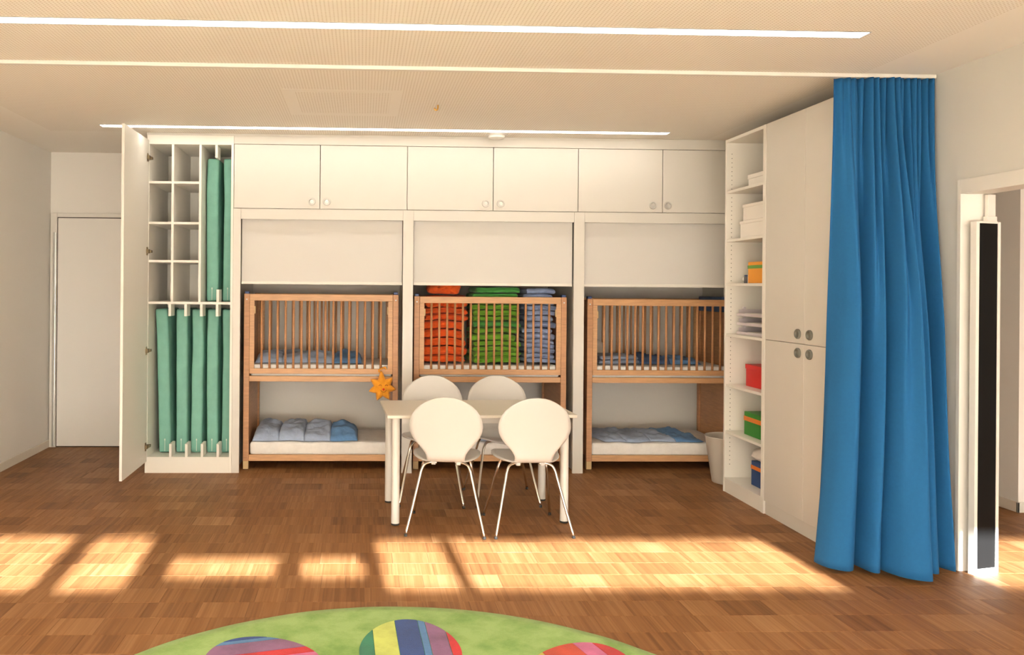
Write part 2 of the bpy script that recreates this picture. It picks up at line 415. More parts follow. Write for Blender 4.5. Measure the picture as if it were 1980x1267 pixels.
tag(tk, 'white curtain track running across the ceiling between the strip lights', 'curtain track')
h = thing('access_hatch', 'square access panel set flush in the perforated ceiling', 'ceiling hatch', (-0.13, 5.31, ZC))
hb = B(-0.50, 0.24, 4.94, 5.01, ZC-0.0012, ZC-0.0003); B(-0.50, 0.24, 5.61, 5.68, ZC-0.0012, ZC-0.0003, bm=hb); B(-0.50, -0.43, 5.01, 5.61, ZC-0.0012, ZC-0.0003, bm=hb); B(0.17, 0.24, 5.01, 5.61, ZC-0.0012, ZC-0.0003, bm=hb)
wpart('border', hb, M['plain_ceiling'], h); wpart('panel', B(-0.425, 0.165, 5.015, 5.605, ZC-0.0010, ZC-0.0003), M['perforated'], h)
hk = crom([(0.487, 5.316, ZC-0.0003), (0.487, 5.316, ZC-0.018), (0.484, 5.316, ZC-0.030), (0.474, 5.316, ZC-0.034), (0.466, 5.316, ZC-0.028), (0.468, 5.316, ZC-0.020)], 6)
tag(wobj('ceiling_hook', tube(hk, 0.005, 8), M['brass'], (0.487, 5.316, ZC), smooth=True), 'small brass screw hook in the ceiling', 'hook')
s = thing('smoke_detector', 'round white detector dome on the ceiling by the wardrobe', 'smoke detector', (1.04, 6.315, ZC))
wpart('base', lathe([(0.085, ZC+0.001), (0.085, ZC-0.010), (0.075, ZC-0.012)], 32, c=(1.04, 6.315, 0)), M['trim'], s, auto=40)
wpart('dome', lathe([(0.07, ZC-0.012), (0.062, ZC-0.028), (0.035, ZC-0.036), (0.004, ZC-0.038)], 32, c=(1.04, 6.315, 0)), M['trim'], s, auto=40)

# ------------------------------------------------------------------ storage closet with teal mats (left)
th = 0.019
CX0, CX1 = -1.700, -1.022
cl = thing('storage_closet', 'tall white closet standing open with pigeonholes above and teal mats', 'closet', (-1.36, YC, 0))
def CP(name, *a, mat='laminate_lit', **k): return wpart(name, B(*a, 0.0008, 1), M[mat], cl, **k)
CP('side_panel', CX0, CX0+th, YC, 7.05, 0.0, 2.66); CP('side_panel', CX1-th, CX1, YC, 7.05, 0.0, 2.66)
CP('back_panel', CX0+th, CX1-th, 7.03, 7.05, 0.10, 2.60)
CP('top_panel', CX0+th, CX1-th, YC, 7.03, 2.588, 2.66)
CP('plinth', CX0+th, CX1-th, YC, YC+0.02, 0.0, 0.126)
CP('bottom_panel', CX0+th, CX1-th, YC+0.02, 7.03, 0.107, 0.126)
for z in (1.339, ): CP('shelf', CX0+th, CX1-th, YC+0.004, 7.03, z-0.0095, z+0.0095)
for z in (1.667, 1.968, 2.288): CP('shelf', CX0+th, -1.294, YC+0.004, 7.03, z-0.0095, z+0.0095)
for x in (-1.499, -1.284): CP('divider', x-0.0095, x+0.0095, YC+0.003, 7.03, 1.349, 2.587)
for x in (-1.515, -1.391, -1.268, -1.144):
    CP('separator', x-0.010, x+0.010, YC+0.002, YC+0.13, 1.235, 1.329)
    CP('separator', x+0.004, x+0.024, YC+0.002, YC+0.13, 0.1265, 0.228)
CP('separator', -1.158-0.01, -1.158+0.01, YC+0.002, YC+0.13, 2.487, 2.587)
CP('separator', -1.140-0.01, -1.140+0.01, YC+0.002, YC+0.13, 1.349, 1.447)
dr = CP('door', -1.704, -1.684, 5.756, 6.410, 0.092, 2.617)
for z in (2.475, 1.742, 0.965, 0.215):
    hg = B(-1.684, -1.664, 6.345, 6.395, z-0.016, z+0.016, 0.003); B(-1.672, -1.655, 6.385, 6.43, z-0.01, z+0.01, 0.002, bm=hg)
    B(-1.6835, -1.676, 6.35, 6.372, z-0.032, z+0.032, 0.002, bm=hg)
    wpart('hinge', hg, M['hinge'], dr)
pp = wobj('white_sheet_board', B(-1.585, -1.512, 6.72, 6.726, 1.352, 1.652, 0.001, 1), M['paper'], (-1.55, 6.723, 1.349))
tag(pp, 'white paper board leaning upright in the lowest left pigeonhole', 'board')
def mat(x, y, z, wdt, hgt, lean, label, group):
    t = thing('gym_mat', label, 'gym mat', (x, y, z), group=group)
    bm = B(-wdt/2, wdt/2, 0, 0.44, 0, hgt, 0.016, 3)
    bmesh.ops.subdivide_edges(bm, edges=[e for e in bm.edges if abs(e.verts[0].co.z-e.verts[1].co.z) > 0.5], cuts=14)
    for v in bm.verts:
        f = v.co.z/hgt
        v.co.x += lean*f*f*0.6+lean*0.4*f + 0.004*noise.noise((x*9, v.co.z*4, v.co.y*3))
        v.co.x += 0.003*math.sin(f*5+x*30)
    obj('cover', bm, M['teal'], t, auto=50)
    zb = B(-0.0018, 0.0018, -0.0035, 0.001, 0.012, 0.10); B(-0.004, 0.004, -0.005, 0.001, 0.098, 0.112, bm=zb)
    obj('zip', zb, M['zip'], t)
    return t
ordn = ['first', 'second', 'third', 'fourth', 'fifth', 'sixth', 'seventh', 'eighth', 'ninth', 'tenth', 'eleventh', 'twelfth', 'thirteenth', 'fourteenth', 'fifteenth', 'sixteenth']
LM = [(-1.582, 0.096, -0.040), (-1.4515, 0.090, 0.0), (-1.3285, 0.090, 0.0), (-1.2055, 0.090, 0.0), (-1.0885, 0.078, 0.0)]
lab = ['teal gym mat leaning left, leftmost in the lower closet bay', 'second teal gym mat from the left in the lower closet bay', 'middle teal gym mat of five in the lower closet bay',
       'fourth teal gym mat from the left in the lower closet bay', 'rightmost teal gym mat in the lower closet bay']
for (x, wd, ln), lb in zip(LM, lab): mat(x, 6.575, 0.128, wd, 1.158, ln, lb, 'teal gym mats')
mat(-1.2140, 6.575, 1.350, 0.094, 1.155, 0.0, 'left one of two teal gym mats in the upper closet bay', 'teal gym mats')
mat(-1.0885, 6.575, 1.350, 0.078, 1.155, 0.0, 'right one of two teal gym mats in the upper closet bay', 'teal gym mats')

# ------------------------------------------------------------------ wardrobe wall: frame, overhead cabinets, shutters
PO = [(-1.021, -0.963), (0.320, 0.402), (1.688, 1.771), (3.105, 3.168)]
nf = thing('niche_frame', 'white frame of posts and rails around the three bunk niches', 'cabinet frame', (1.07, YC, 0))
for a, b in PO: wpart('post', B(a, b, YC, YC+0.022, 0.0, 2.087, 0.001, 1), M['laminate'], nf)
for (a, b), (c, d) in zip(PO, PO[1:]): wpart('rail', B(b+0.001, c-0.001, YC+0.001, YC+0.022, 2.006, 2.087, 0.001, 1), M['laminate'], nf)
for a, b in PO[1:3]: wpart('partition', B((a+b)/2-0.012, (a+b)/2+0.012, YC+0.0225, YB-0.002, 0.0, 2.087), M['laminate'], nf)
wpart('partition', B(-1.020, -1.001, YC+0.0225, YB-0.002, 0.0, 2.087), M['laminate'], nf)
wpart('cornice', B(-1.704, 3.168, YC+0.004, YC+0.022, 2.661, ZC-0.001), M['laminate'], nf)
wpart('cornice', B(-1.021, 3.168, YC+0.001, YC+0.022, 2.598, 2.6605, 0.001, 1), M['laminate'], nf)
def knob(x, y, z, parent, axis='Y', mat='knob', sgn=-1):
    pr = [(0.0305, 0.0), (0.0305, sgn*0.008), (0.027, sgn*0.013), (0.022, sgn*0.013), (0.018, sgn*0.006), (0.016, sgn*0.003), (0.001, sgn*0.002)]
    k = wpart('knob', lathe(pr, 28, axis=axis, c=(x, y, z)), M[mat], parent, auto=35)
    return k
DX = [-1.020, -0.341, 0.349, 1.035, 1.7165, 2.398, 3.100]
KX = [-0.405, -0.287, 0.975, 1.095, 2.319, 2.440]
wh = ['left', 'middle', 'right']
for i in range(3):
    a, b, c = DX[2*i], DX[2*i+1], DX[2*i+2]
    t = thing('overhead_cabinet', 'white two-door overhead cabinet above the %s bunk niche' % wh[i], 'cabinet', ((a+c)/2, YC, 2.09), group='overhead cabinets')
    bd = B(a, c-0.001, YC+0.0235, YB-0.002, 2.089, 2.105); B(a, c-0.001, YC+0.0235, YB-0.002, 2.64, 2.655, bm=bd); B(a, a+0.016, YC+0.0235, YB-0.002, 2.105, 2.64, bm=bd); B(c-0.017, c-0.001, YC+0.0235, YB-0.002, 2.105, 2.64, bm=bd)
    wpart('body', bd, M['laminate'], t)
    for j, (p, q) in enumerate(((a, b), (b, c))):
        dd = wpart('door', B(p+0.0026, q-0.0026, YC-0.001, YC+0.018, 2.0925, 2.594, 0.0012, 1), M['laminate'], t)
        knob(KX[2*i+j], YC-0.001, 2.148, dd)
for i, ((a, b), (c, d)) in enumerate(zip(PO, PO[1:])):
    t = thing('roller_shutter', 'half-lowered white roller shutter over the %s bunk' % wh[i], 'roller shutter', ((b+c)/2, YC+0.05, 1.495), group='roller shutters')
    wpart('shutter_cloth', B(b+0.004, c-0.004, YC+0.045, YC+0.052, 1.515, 2.085), M['blind'], t)
    wpart('bottom_bar', B(b+0.003, c-0.003, YC+0.040, YC+0.058, 1.493, 1.516, 0.003), M['trim'], t)
    wpart('roller', tube([(b+0.006, YC+0.15, 2.0), (c-0.006, YC+0.15, 2.0)], 0.04, 16), M['blind'], t, smooth=True)

# ------------------------------------------------------------------ bunk cots
BW, BD, BY = 1.245, 0.70, 6.54
def bunk(x0, z_top, label):
    t = thing('bunk_cot', label, 'bunk bed', (x0+BW/2, BY+BD/2, 0), group='wooden bunk cots')
    W = lambda *a, **k: wpart(a[0], a[1], M[a[2]], t, **k)
    P = 0.045; zt = z_top
    for (a, b) in ((x0, BY), (x0+BW-P, BY), (x0, BY+BD-P), (x0+BW-P, BY+BD-P)):
        ps = W('post', B(a, a+P, b, b+P, 0.067, zt, 0.003), 'beech')
        wpart('foot_sleeve', B(a+0.001, a+P-0.001, b+0.001, b+P-0.001, 0.004, 0.067, 0.001), M['beech_pale'], ps)
        wpart('foot_pad', cyl((a+P/2, b+P/2), 0.016, 0.0, 0.0045, 12), M['rubber'], ps)
        if b < BY+0.1:
            wpart('corner_cap', B(a+0.006, a+P-0.006, b+0.008, b+P+0.02, zt-0.002, zt+0.02, 0.004), M['blue_plastic'], ps)
            wpart('bolt', lathe([(0.006, -0.0002), (0.006, -0.003), (0.002, -0.004)], 10, axis='Y', c=(a+P/2, b, zt-0.045)), M['metal'], ps)
    for a in (x0+0.012, x0+BW-0.032):
        W('end_panel', B(a, a+0.02, BY+P, BY+BD-P, 0.10, zt-0.01, 0.002), 'beech')
    xa, xb = x0+P, x0+BW-P
    for k, yy in enumerate((BY, BY+BD-0.024)):
        g = B(xa+0.001, xb-0.001, yy+0.002, yy+0.022, zt-0.055, zt-0.001, 0.003)
        B(xa+0.001, xb-0.001, yy+0.002, yy+0.022, 0.771, 0.814, 0.003, bm=g)
        for e in (xa+0.001, xb-0.039): B(e, e+0.038, yy+0.0025, yy+0.0215, 0.814, zt-0.055, 0.001, 1, bm=g)
        gd = W('front_guard' if k == 0 else 'rear_guard', g, 'beech_h')
        sm = None
        for n in range(16):
            xc = x0+0.142+n*(BW-0.284)/15
            if sm is None:
                sm = mesh_of(tube([(0, 0, -0.28), (0, 0, 0.28)], 0.0095, 10), 'slat', True); sm.materials.append(M['beech'])
            so = obj('slat', sm, None, gd)
            zc = (0.81+zt-0.052)/2
            so.location = Vector((xc, yy+0.012, zc)) - Vector(t.location); so.scale.z = (zt-0.052-0.81)/0.56
        if k == 0:
            for e in (xa+0.039, xb-0.048): wpart('latch', B(e, e+0.009, yy+0.004, yy+0.020, zt-0.16, zt-0.10, 0.002), M['beech_pale'], gd)
        W('side_rail', B(xa+0.0005, xb-0.0005, yy+0.001, yy+0.024, 0.709, 0.753, 0.003), 'beech_h')
        W('side_rail', B(xa+0.0005, xb-0.0005, yy+0.001, yy+0.024, 0.068, 0.119, 0.003), 'beech_h')
    W('base_board', B(xa, xb, BY+0.026, BY+BD-0.026, 0.728, 0.744), 'beech_pale')
    W('base_board', B(xa, xb, BY+0.026, BY+BD-0.026, 0.092, 0.108), 'beech_pale')
    return t
BX = [-0.951, 0.420, 1.834]
bunk(BX[0], 1.415, 'wooden bunk cot in the left niche with a sun toy hung on it')
bunk(BX[1], 1.405, 'wooden bunk cot in the middle niche, its top filled with blankets')
bunk(BX[2], 1.395, 'wooden bunk cot in the right niche beside the open shelves')
def mattress(x0, z0, z1, label, seed, y0=BY+0.03, tuck=0.0):
    bm = B(x0+0.05, x0+BW-0.05, y0, BY+BD-0.03, z0, z1, 0.022, 3)
    bmesh.ops.subdivide_edges(bm, edges=[e for e in bm.edges if abs(e.verts[0].co.x-e.verts[1].co.x) > 0.5], cuts=40)
    bmesh.ops.subdivide_edges(bm, edges=[e for e in bm.edges if abs(e.verts[0].co.y-e.verts[1].co.y) > 0.3], cuts=8)
    for v in bm.verts:
        n = noise.noise((v.co.x*9+seed, v.co.y*9, v.co.z*9)); n2 = noise.noise((v.co.x*26+seed, v.co.y*14, v.co.z*30))
        if v.co.z > (z0+z1)/2: v.co.z += 0.006*n+0.0025*n2
        elif v.co.y < y0+0.03: v.co.z = max(v.co.z, z0+0.002) + 0.002*(n+1)
        if v.co.y < y0+0.005 : v.co.y += 0.004*n2+0.004
    return tag(wobj('mattress', bm, M['sheet'], (x0+BW/2, BY+BD/2, z0), auto=60), label, 'mattress', 'cot mattresses')
for i, x0 in enumerate(BX):
    mattress(x0, 0.7445, 0.842, 'white sheeted mattress on the top level of the %s bunk' % wh[i], 3+i*11)
    mattress(x0, 0.1085, 0.212, 'white sheeted mattress on the bottom level of the %s bunk' % wh[i], 40+i*11)
    # turned back corner of the sheet
def quilt(name, label, x0, x1, y0, y1, z0, cols, hs, seed, widths=None, group='patchwork quilts', skew=0.0):
    t = thing(name, label, 'quilt', ((x0+x1)/2, (y0+y1)/2, z0), group=group)
    n = len(cols); ed = [0]
    for k in range(n): ed.append(ed[-1] + (widths[k] if widths else 1/n))
    rn = random.Random(seed)
    for k in range(n):
        a, b = x0+(x1-x0)*ed[k], x0+(x1-x0)*ed[k+1]; NX, NY = 18, 26; top, bot = [], []
        bm = bmesh.new()
        for i in range(NX+1):
            ra, rb = [], []
            for j in range(NY+1):
                u, v = i/NX, j/NY
                xx = a+(b-a)*u + skew*(v-0.5); yy = y0+(y1-y0)*v
                uu = max(u, 0.5) if k not in (0,) else u; uu = min(uu, 0.5) if (k != n-1 and uu > 0.5) else uu
                fu = 1-(1-(1-(2*u-1)**10)**0.6)*0.30; fe = (1-abs(2*uu-1)**3)**0.5; fv = (1-abs(2*v-1)**3.2)**0.5
                wob = 0.5+0.5*noise.noise((xx*5+seed, yy*4, 0.3))
                fine = noise.noise((xx*17+seed, yy*17, 1.7)); fold = noise.noise((xx*9+seed*2, yy*30, 5.0))
                h = hs[k]*(0.45+0.75*wob)*fu*(0.15+0.85*fe)*fv + 0.022*fine*fv*fe + 0.022*fold*fv*fu*fe
                drop = 0.05*noise.noise((xx*6+seed, 2.2, 0))
                yy2 = yy + drop*(1-v)
                ra.append(bm.verts.new((xx, yy2, z0+0.004+max(0.002, h)))); rb.append(bm.verts.new((xx, yy2, z0+0.002)))
            top.append(ra); bot.append(rb)
        for i in range(NX):
            for j in range(NY):
                bm.faces.new((top[i][j], top[i+1][j], top[i+1][j+1], top[i][j+1])); bm.faces.new((bot[i][j], bot[i][j+1], bot[i+1][j+1], bot[i+1][j]))
        for i in range(NX):
            for j in (0, NY): bm.faces.new((top[i][j], top[i+1][j], bot[i+1][j], bot[i][j]))
        for j in range(NY):
            for i in (0, NX): bm.faces.new((top[i][j], top[i][j+1], bot[i][j+1], bot[i][j]))
        wpart('patch', bm, M[cols[k]], t, smooth=True)
    return t
G4 = ['quilt_grey', 'quilt_grey', 'quilt_grey', 'quilt_blue']
quilt('quilt', 'puffy grey and blue quilt on the bottom of the left bunk', -0.885, -0.03, 6.60, 7.14, 0.216, G4, [0.115, 0.14, 0.115, 0.10], 5, [0.25, 0.24, 0.25, 0.26])
quilt('quilt', 'grey and blue quilt behind the slats of the left bunk', -0.875, 0.0, 6.66, 7.14, 0.846, G4, [0.09, 0.09, 0.085, 0.085], 15, [0.25, 0.24, 0.25, 0.26])
quilt('quilt', 'grey and blue quilt on the bottom of the middle bunk', 0.50, 1.38, 6.62, 7.14, 0.216, G4, [0.08, 0.08, 0.08, 0.08], 25)
quilt('quilt', 'flat grey and blue quilt on the bottom of the right bunk', 1.950, 2.78, 6.60, 7.10, 0.216, G4, [0.045, 0.05, 0.045, 0.05], 35, [0.22, 0.25, 0.25, 0.28], skew=-0.10)
quilt('quilt', 'crumpled dark blue quilt on the top of the right bunk', 2.32, 2.85, 6.72, 7.12, 0.846, ['quilt_navy', 'quilt_blue'], [0.085, 0.06], 45)
# folded blankets --------------------------------------------------------------
def blanket_mesh(wd, dp, hh, seed, mat, rag=1.0, zw=0.0, sk=0.0):
    bm = B(-wd/2, wd/2, -dp/2, dp/2, 0, hh, hh*(0.47 if hh > 0.08 else 0.38), 4)
    bmesh.ops.subdivide_edges(bm, edges=[e for e in bm.edges if abs(e.verts[0].co.x-e.verts[1].co.x) > wd*0.3], cuts=28)
    bmesh.ops.subdivide_edges(bm, edges=[e for e in bm.edges if abs(e.verts[0].co.y-e.verts[1].co.y) > dp*0.4], cuts=8)
    lay = 2 if hh > 0.05 else 1
    for v in bm.verts:
        x, y, z = v.co; f = z/hh
        n1 = noise.noise((x*7+seed, y*5, z*6+seed)); n2 = noise.noise((x*16+seed*3, y*10, z*30)); n3 = noise.noise((x*38+seed, y*12, z*70+seed))
        edge = max(0.0, -y/(dp/2))**3
        v.co.y += rag*(0.022*n1 + 0.009*n3) + edge*0.010*math.cos(f*math.pi*2*lay+seed*0.3) + edge*rag*0.020*n2
        v.co.x += rag*(0.016*noise.noise((y*6, z*25+seed, 1)) + 0.006*n3)
        v.co.z += rag*0.0045*n2*edge + rag*0.0030*n3*edge
        # lie in the sag of the stack (same field for the whole stack)
        wz = z+zw
        v.co.z += rag*0.010*noise.noise((x*6+sk, wz*2.5, y*2)) - rag*0.006*edge*abs(2*x/wd)**2
    me = mesh_of(bm, 'folded_blanket', True); me.materials.append(M[mat]); return me
def stack(cx, cy, z0, specs, cname, group, rag):
    rn = random.Random(cx*100); z = z0; n = len(specs)
    for i, (mt, wd, dp, hh, var) in enumerate(specs):
        me = blanket_mesh(wd, dp, hh*0.88, i*3.7+var, mt, rag, z-z0, cx*10)
        o = obj('folded_blanket', me, None)
        o.location = (cx+rn.uniform(-0.016, 0.016), cy+rn.uniform(-0.02, 0.012), z); o.rotation_euler = (0, 0.0, rn.uniform(-0.09, 0.09)*rag)
        pos = 'topmost' if i == n-1 else ('bottom one' if i == 0 else ordn[n-1-i]+' from the top')
        tag(o, 'folded %s blanket, %s in its stack in the middle bunk' % (cname, pos), 'blanket', group)
        z += hh
Z0 = 0.860
rn = random.Random(3)
def specs(cols, n, wd, total, dp):
    hs = [rn.uniform(0.75, 1.25) for _ in range(n)]; s = sum(hs)
    return [(cols(i), wd*rn.uniform(0.94, 1.03), dp*rn.uniform(0.94, 1.02), total*h/s, rn.uniform(0, 50)) for i, h in enumerate(hs)]
so = specs(lambda i: 'orange_cloth', 9, 0.365, 0.60, 0.40); so[-1] = ('orange_cloth', 0.27, 0.34, 0.115, 3.0); so[-2] = ('orange_cloth', 0.36, 0.40, 0.11, 8.0)
stack(0.683, 6.86, Z0, so, 'orange', 'orange blankets', 1.5)
sg = specs(lambda i: 'green_cloth' if i not in (6, 11, 12) else 'green_dark', 13, 0.385, 0.63, 0.42)
stack(1.105, 6.86, Z0, sg, 'green', 'green blankets', 1.1)
sb = specs(lambda i: 'lblue_cloth', 14, 0.252, 0.62, 0.40)
stack(1.470, 6.86, Z0, sb, 'light blue', 'light blue blankets', 0.9)
# right bunk, top: folded striped blanket pieces, grey cushion, cloth over the end
for i, (mt, lb) in enumerate((('quilt_grey', 'lower'), ('quilt_grey', 'upper'))):
    o = obj('folded_blanket', blanket_mesh(0.34-0.02*i, 0.34, 0.030, 60+i*5, mt, 0.6), None); o.location = (2.15, 6.86, 0.853+0.034*i)
    tag(o, '%s of two folded grey-blue blankets on top of the right bunk' % lb, 'blanket', 'grey-blue folded blankets')
    
pc = bmesh.new(); bmesh.ops.create_uvsphere(pc, u_segments=20, v_segments=12, radius=1)
for v in pc.verts: v.co = Vector((math.copysign(abs(v.co.x)**0.7, v.co.x)*0.11, math.copysign(abs(v.co.y)**0.7, v.co.y)*0.04, math.copysign(abs(v.co.z)**0.7, v.co.z)*0.09))
pc.transform(Matrix.Rotation(-0.25, 4, 'X'))
co = obj('cushion', pc, M['bin'], smooth=True); co.location = (2.03, 7.10, 0.945)
tag(co, 'small grey cushion propped at the left end of the right bunk', 'cushion')
dc = B(2.985, 3.085, 6.64, 7.10, 1.386, 1.416, 0.006); B(2.985, 3.0335, 6.64, 7.10, 1.29, 1.39, 0.005, bm=dc); B(3.0735, 3.085, 6.64, 7.10, 1.30, 1.39, 0.004, bm=dc)
dco = wobj('draped_cloth', dc, M['quilt_navy'], (3.035, 6.87, 1.386), auto=40)
tag(dco, 'dark blue cloth hung over the far end of the right bunk', 'cloth')

# plush sun ----------------------------------------------------------------------
sx, sy, sz = 0.166, 6.492, 0.672
st = thing('plush_sun', 'orange plush sun with a sleepy smiling face hanging on the left bunk', 'plush toy', (sx, sy, sz))
bm = bmesh.new(); NR, NA = 9, 140
for side in (-1, 1):
    rings = []
    for i in range(NR+1):
        q = i/NR; ring = []
        for k in range(NA):
            a = 2*math.pi*k/NA; ph = ((a-math.pi/2-0.07)*7/(2*math.pi)) % 1.0; tri = abs(ph-0.5)*2      # 1 at the points
            R = 0.072 + 0.043*(tri**1.35)
            if abs((a-math.pi/2-0.07+math.pi) % (2*math.pi)-math.pi) < 0.45: R += 0.022*tri**2
            r = R*q; hgt = 0.034*math.sqrt(max(0, 1-q**2.2))
            ring.append(bm.verts.new((r*math.cos(a), side*hgt, r*math.sin(a))))
        rings.append(ring)
    for i in range(NR):
        for k in range(NA):
            try: bm.faces.new((rings[i][k], rings[i][(k+1) % NA], rings[i+1][(k+1) % NA], rings[i+1][k]))
            except ValueError: pass
bmesh.ops.remove_doubles(bm, verts=bm.verts, dist=0.0004)
obj('body', bm, M['sun_toy'], st, smooth=True)
def arc(cx, cz, r, a0, a1, y, up=1): return [(cx+r*math.cos(a), y, cz+up*r*math.sin(a)) for a in [a0+(a1-a0)*i/10 for i in range(11)]]
for ex in (-0.018, 0.032): obj('eye', tube(arc(ex, 0.014, 0.010, 0.1, math.pi-0.1, -0.0335), 0.0026, 6), M['face_brown'], st, smooth=True)
nb = bmesh.new(); bmesh.ops.create_uvsphere(nb, u_segments=14, v_segments=8, radius=0.0085); nb.transform(Matrix.Translation((0.009, -0.036, -0.012)))
obj('nose', nb, M['nose_red'], st, smooth=True)
obj('mouth', tube(arc(0.009, -0.010, 0.024, math.pi+0.35, 2*math.pi-0.35, -0.0335), 0.0022, 6), M['face_brown'], st, smooth=True)
lp = crom([(-0.008, 0.0, 0.118), (-0.028, -0.006, 0.128), (-0.022, 0.004, 0.142), (0.004, 0.026, 0.152), (0.022, 0.038, 0.156), (0.03, 0.0405, 0.14)], 6)
obj('hanging_loop', tube(lp, 0.0062, 8), M['sun_toy'], st, smooth=True)

# ------------------------------------------------------------------ table and chairs
t = thing('table', 'white rectangular table with round legs in front of the bunks', 'table', (0.738, 5.316, 0), math.radians(2.6))
obj('tabletop', B(-0.595, 0.595, -0.333, 0.333, 0.670, 0.690, 0.003), M['table'], t)
ap = B(-0.50, 0.50, -0.275, -0.255, 0.63, 0.67); B(-0.50, 0.50, 0.255, 0.275, 0.63, 0.67, bm=ap); B(-0.545, -0.525, -0.23, 0.23, 0.63, 0.67, bm=ap); B(0.525, 0.545, -0.23, 0.23, 0.63, 0.67, bm=ap)
obj('underframe', ap, M['table_leg'], t)
for a in (-1, 1):
    for b in (-1, 1):
        lg = obj('leg', cyl((a*0.535, b*0.265), 0.026, 0.010, 0.670, 24), M['table_leg'], t, auto=40)
        obj('foot_cap', lathe([(0.024, 0.0), (0.0265, 0.003), (0.0265, 0.012), (0.0, 0.0125)], 24, c=(a*0.535, b*0.265, 0)), M['rubber'], lg, auto=40)

PROF = [(0.212, 0.418), (0.195, 0.436), (0.15, 0.447), (0.08, 0.445), (0.0, 0.440), (-0.08, 0.436), (-0.14, 0.434), (-0.178, 0.440), (-0.203, 0.462), (-0.216, 0.50), (-0.226, 0.56), (-0.238, 0.64), (-0.252, 0.74), (-0.266, 0.832)]
WID_SEAT = [(-0.19, 0.113), (-0.17, 0.118), (-0.14, 0.140), (-0.10, 0.170), (-0.05, 0.194), (0.0, 0.206), (0.05, 0.209), (0.10, 0.200), (0.14, 0.179), (0.17, 0.149), (0.192, 0.112), (0.205, 0.068), (0.2121, 0.012)]
WID_BACK = [(0.44, 0.113), (0.46, 0.113), (0.485, 0.118), (0.51, 0.133), (0.535, 0.154), (0.56, 0.178), (0.59, 0.200), (0.62, 0.213), (0.655, 0.218), (0.69, 0.213), (0.725, 0.200), (0.755, 0.180), (0.78, 0.153), (0.80, 0.123), (0.817, 0.088), (0.827, 0.055), (0.8325, 0.012)]
def chair_meshes():
    prof = [Vector((0, a, b)) for a, b in PROF]; pts = crom(prof, 7)
    # finer rows at both round ends
    pts = pts[:1] + [pts[0].lerp(pts[1], 0.35)] + pts[1:-1] + [pts[-2].lerp(pts[-1], 0.65)] + pts[-1:]
    bm = bmesh.new(); NC = 18; rows = []
    for p in pts:
        back = p.y < -0.185 and p.z > 0.44
        hw = lerp_table(WID_BACK, p.z) if back else lerp_table(WID_SEAT, p.y)
        row = []
        for k in range(NC+1):
            s = -1+2*k/NC; xx = hw*s
            if back: row.append(bm.verts.new((xx, p.y + 0.55*xx*xx, p.z)))
            else: row.append(bm.verts.new((xx, p.y, p.z + 0.16*xx*xx*min(1, max(0, (0.2-p.y)*6)))))
        rows.append(row)
    for a, b in zip(rows, rows[1:]):
        for k in range(NC): bm.faces.new((a[k], a[k+1], b[k+1], b[k]))
    bmesh.ops.recalc_face_normals(bm, faces=bm.faces)
    sh = mesh_of(bm, 'shell', True); sh.materials.append(M['chair'])
    legs = {}
    for nm, sx_, sy_ in (('rl', -1, -1), ('rr', 1, -1), ('fl', -1, 1), ('fr', 1, 1)):
        ya, yf, xf = (-0.105, -0.245, 0.232) if sy_ < 0 else (0.065, 0.248, 0.216)
        path = crom([(sx_*0.055, ya, 0.415), (sx_*0.095, ya+sy_*0.004, 0.416), (sx_*0.128, ya+sy_*0.018, 0.405), (sx_*0.146, ya+sy_*0.032, 0.375), (sx_*0.158, ya+sy_*0.046, 0.325),
                     (sx_*(0.158+(xf-0.158)*0.5), (ya+sy_*0.046+yf)/2, 0.165), (sx_*xf, yf, 0.012)], 6)
        l = mesh_of(tube(path, 0.0085, 12), 'leg', True); l.materials.append(M['chrome'])
        f = mesh_of(lathe([(0.006, 0.0), (0.0098, 0.002), (0.0098, 0.016), (0.0, 0.017)], 14, c=(sx_*xf, yf, 0)), 'foot_cap', True); f.materials.append(M['rubber'])
        c = mesh_of(B(sx_*0.075-0.013, sx_*0.075+0.013, ya-0.02, ya+0.02, 0.404, 0.430, 0.004), 'clip'); c.materials.append(M['chair'])
        legs[nm] = (l, f, c)
    return sh, legs
SH, LEGS = chair_meshes()
def chair(x, y, rz, label):
    t = thing('round_back_chair', label, 'chair', (x, y, 0), rz, 'white round-backed chairs')
    o = obj('shell', SH, None, t); s = o.modifiers.new('thickness', 'SOLIDIFY'); s.thickness = 0.010; s.offset = 0
    for l, f, c in LEGS.values():
        lo = obj('leg', l, None, t); obj('foot_cap', f, None, lo); obj('clip', c, None, t)
chair(0.530, 5.003, math.radians(-7.5), 'white round-backed chair seen from behind, nearer the sun toy side')
chair(1.022, 4.985, math.radians(1.5), 'white round-backed chair seen from behind, at the right of the table')
chair(0.495, 5.655, math.radians(180-5), 'white round-backed chair facing the room, behind the left of the table')
chair(0.992, 5.660, math.radians(180+1), 'white round-backed chair facing the room, behind the right of the table')

# ------------------------------------------------------------------ open shelf unit and tall cabinet (right)
SY0, SY1 = 5.268, 5.870; ZT = 2.575
su = thing('open_shelf_unit', 'tall narrow white open shelf unit with boxes by the bunks', 'shelf unit', (2.91, 5.57, 0))
def SP(name, *a): return wpart(name, B(*a, 0.0008, 1), M['laminate_lit'], su)
sp = SP('side_panel', XS, XR-0.004, SY1-0.019, SY1, 0.0, ZT); SP('side_panel', XS-0.002, XR-0.004, SY0, SY0+0.038, 0.0, ZT)
SP('top_panel', XS, XR-0.004, SY0+0.038, SY1-0.019, ZT-0.022, ZT); SP('back_panel', XR-0.012, XR-0.004, SY0+0.038, SY1-0.019, 0.0, ZT-0.022)
SP('plinth', XS+0.004, XS+0.022, SY0+0.038, SY1-0.019, 0.0, 0.085); SP('bottom_panel', XS+0.002, XR-0.012, SY0+0.038, SY1-0.019, 0.085, 0.103)
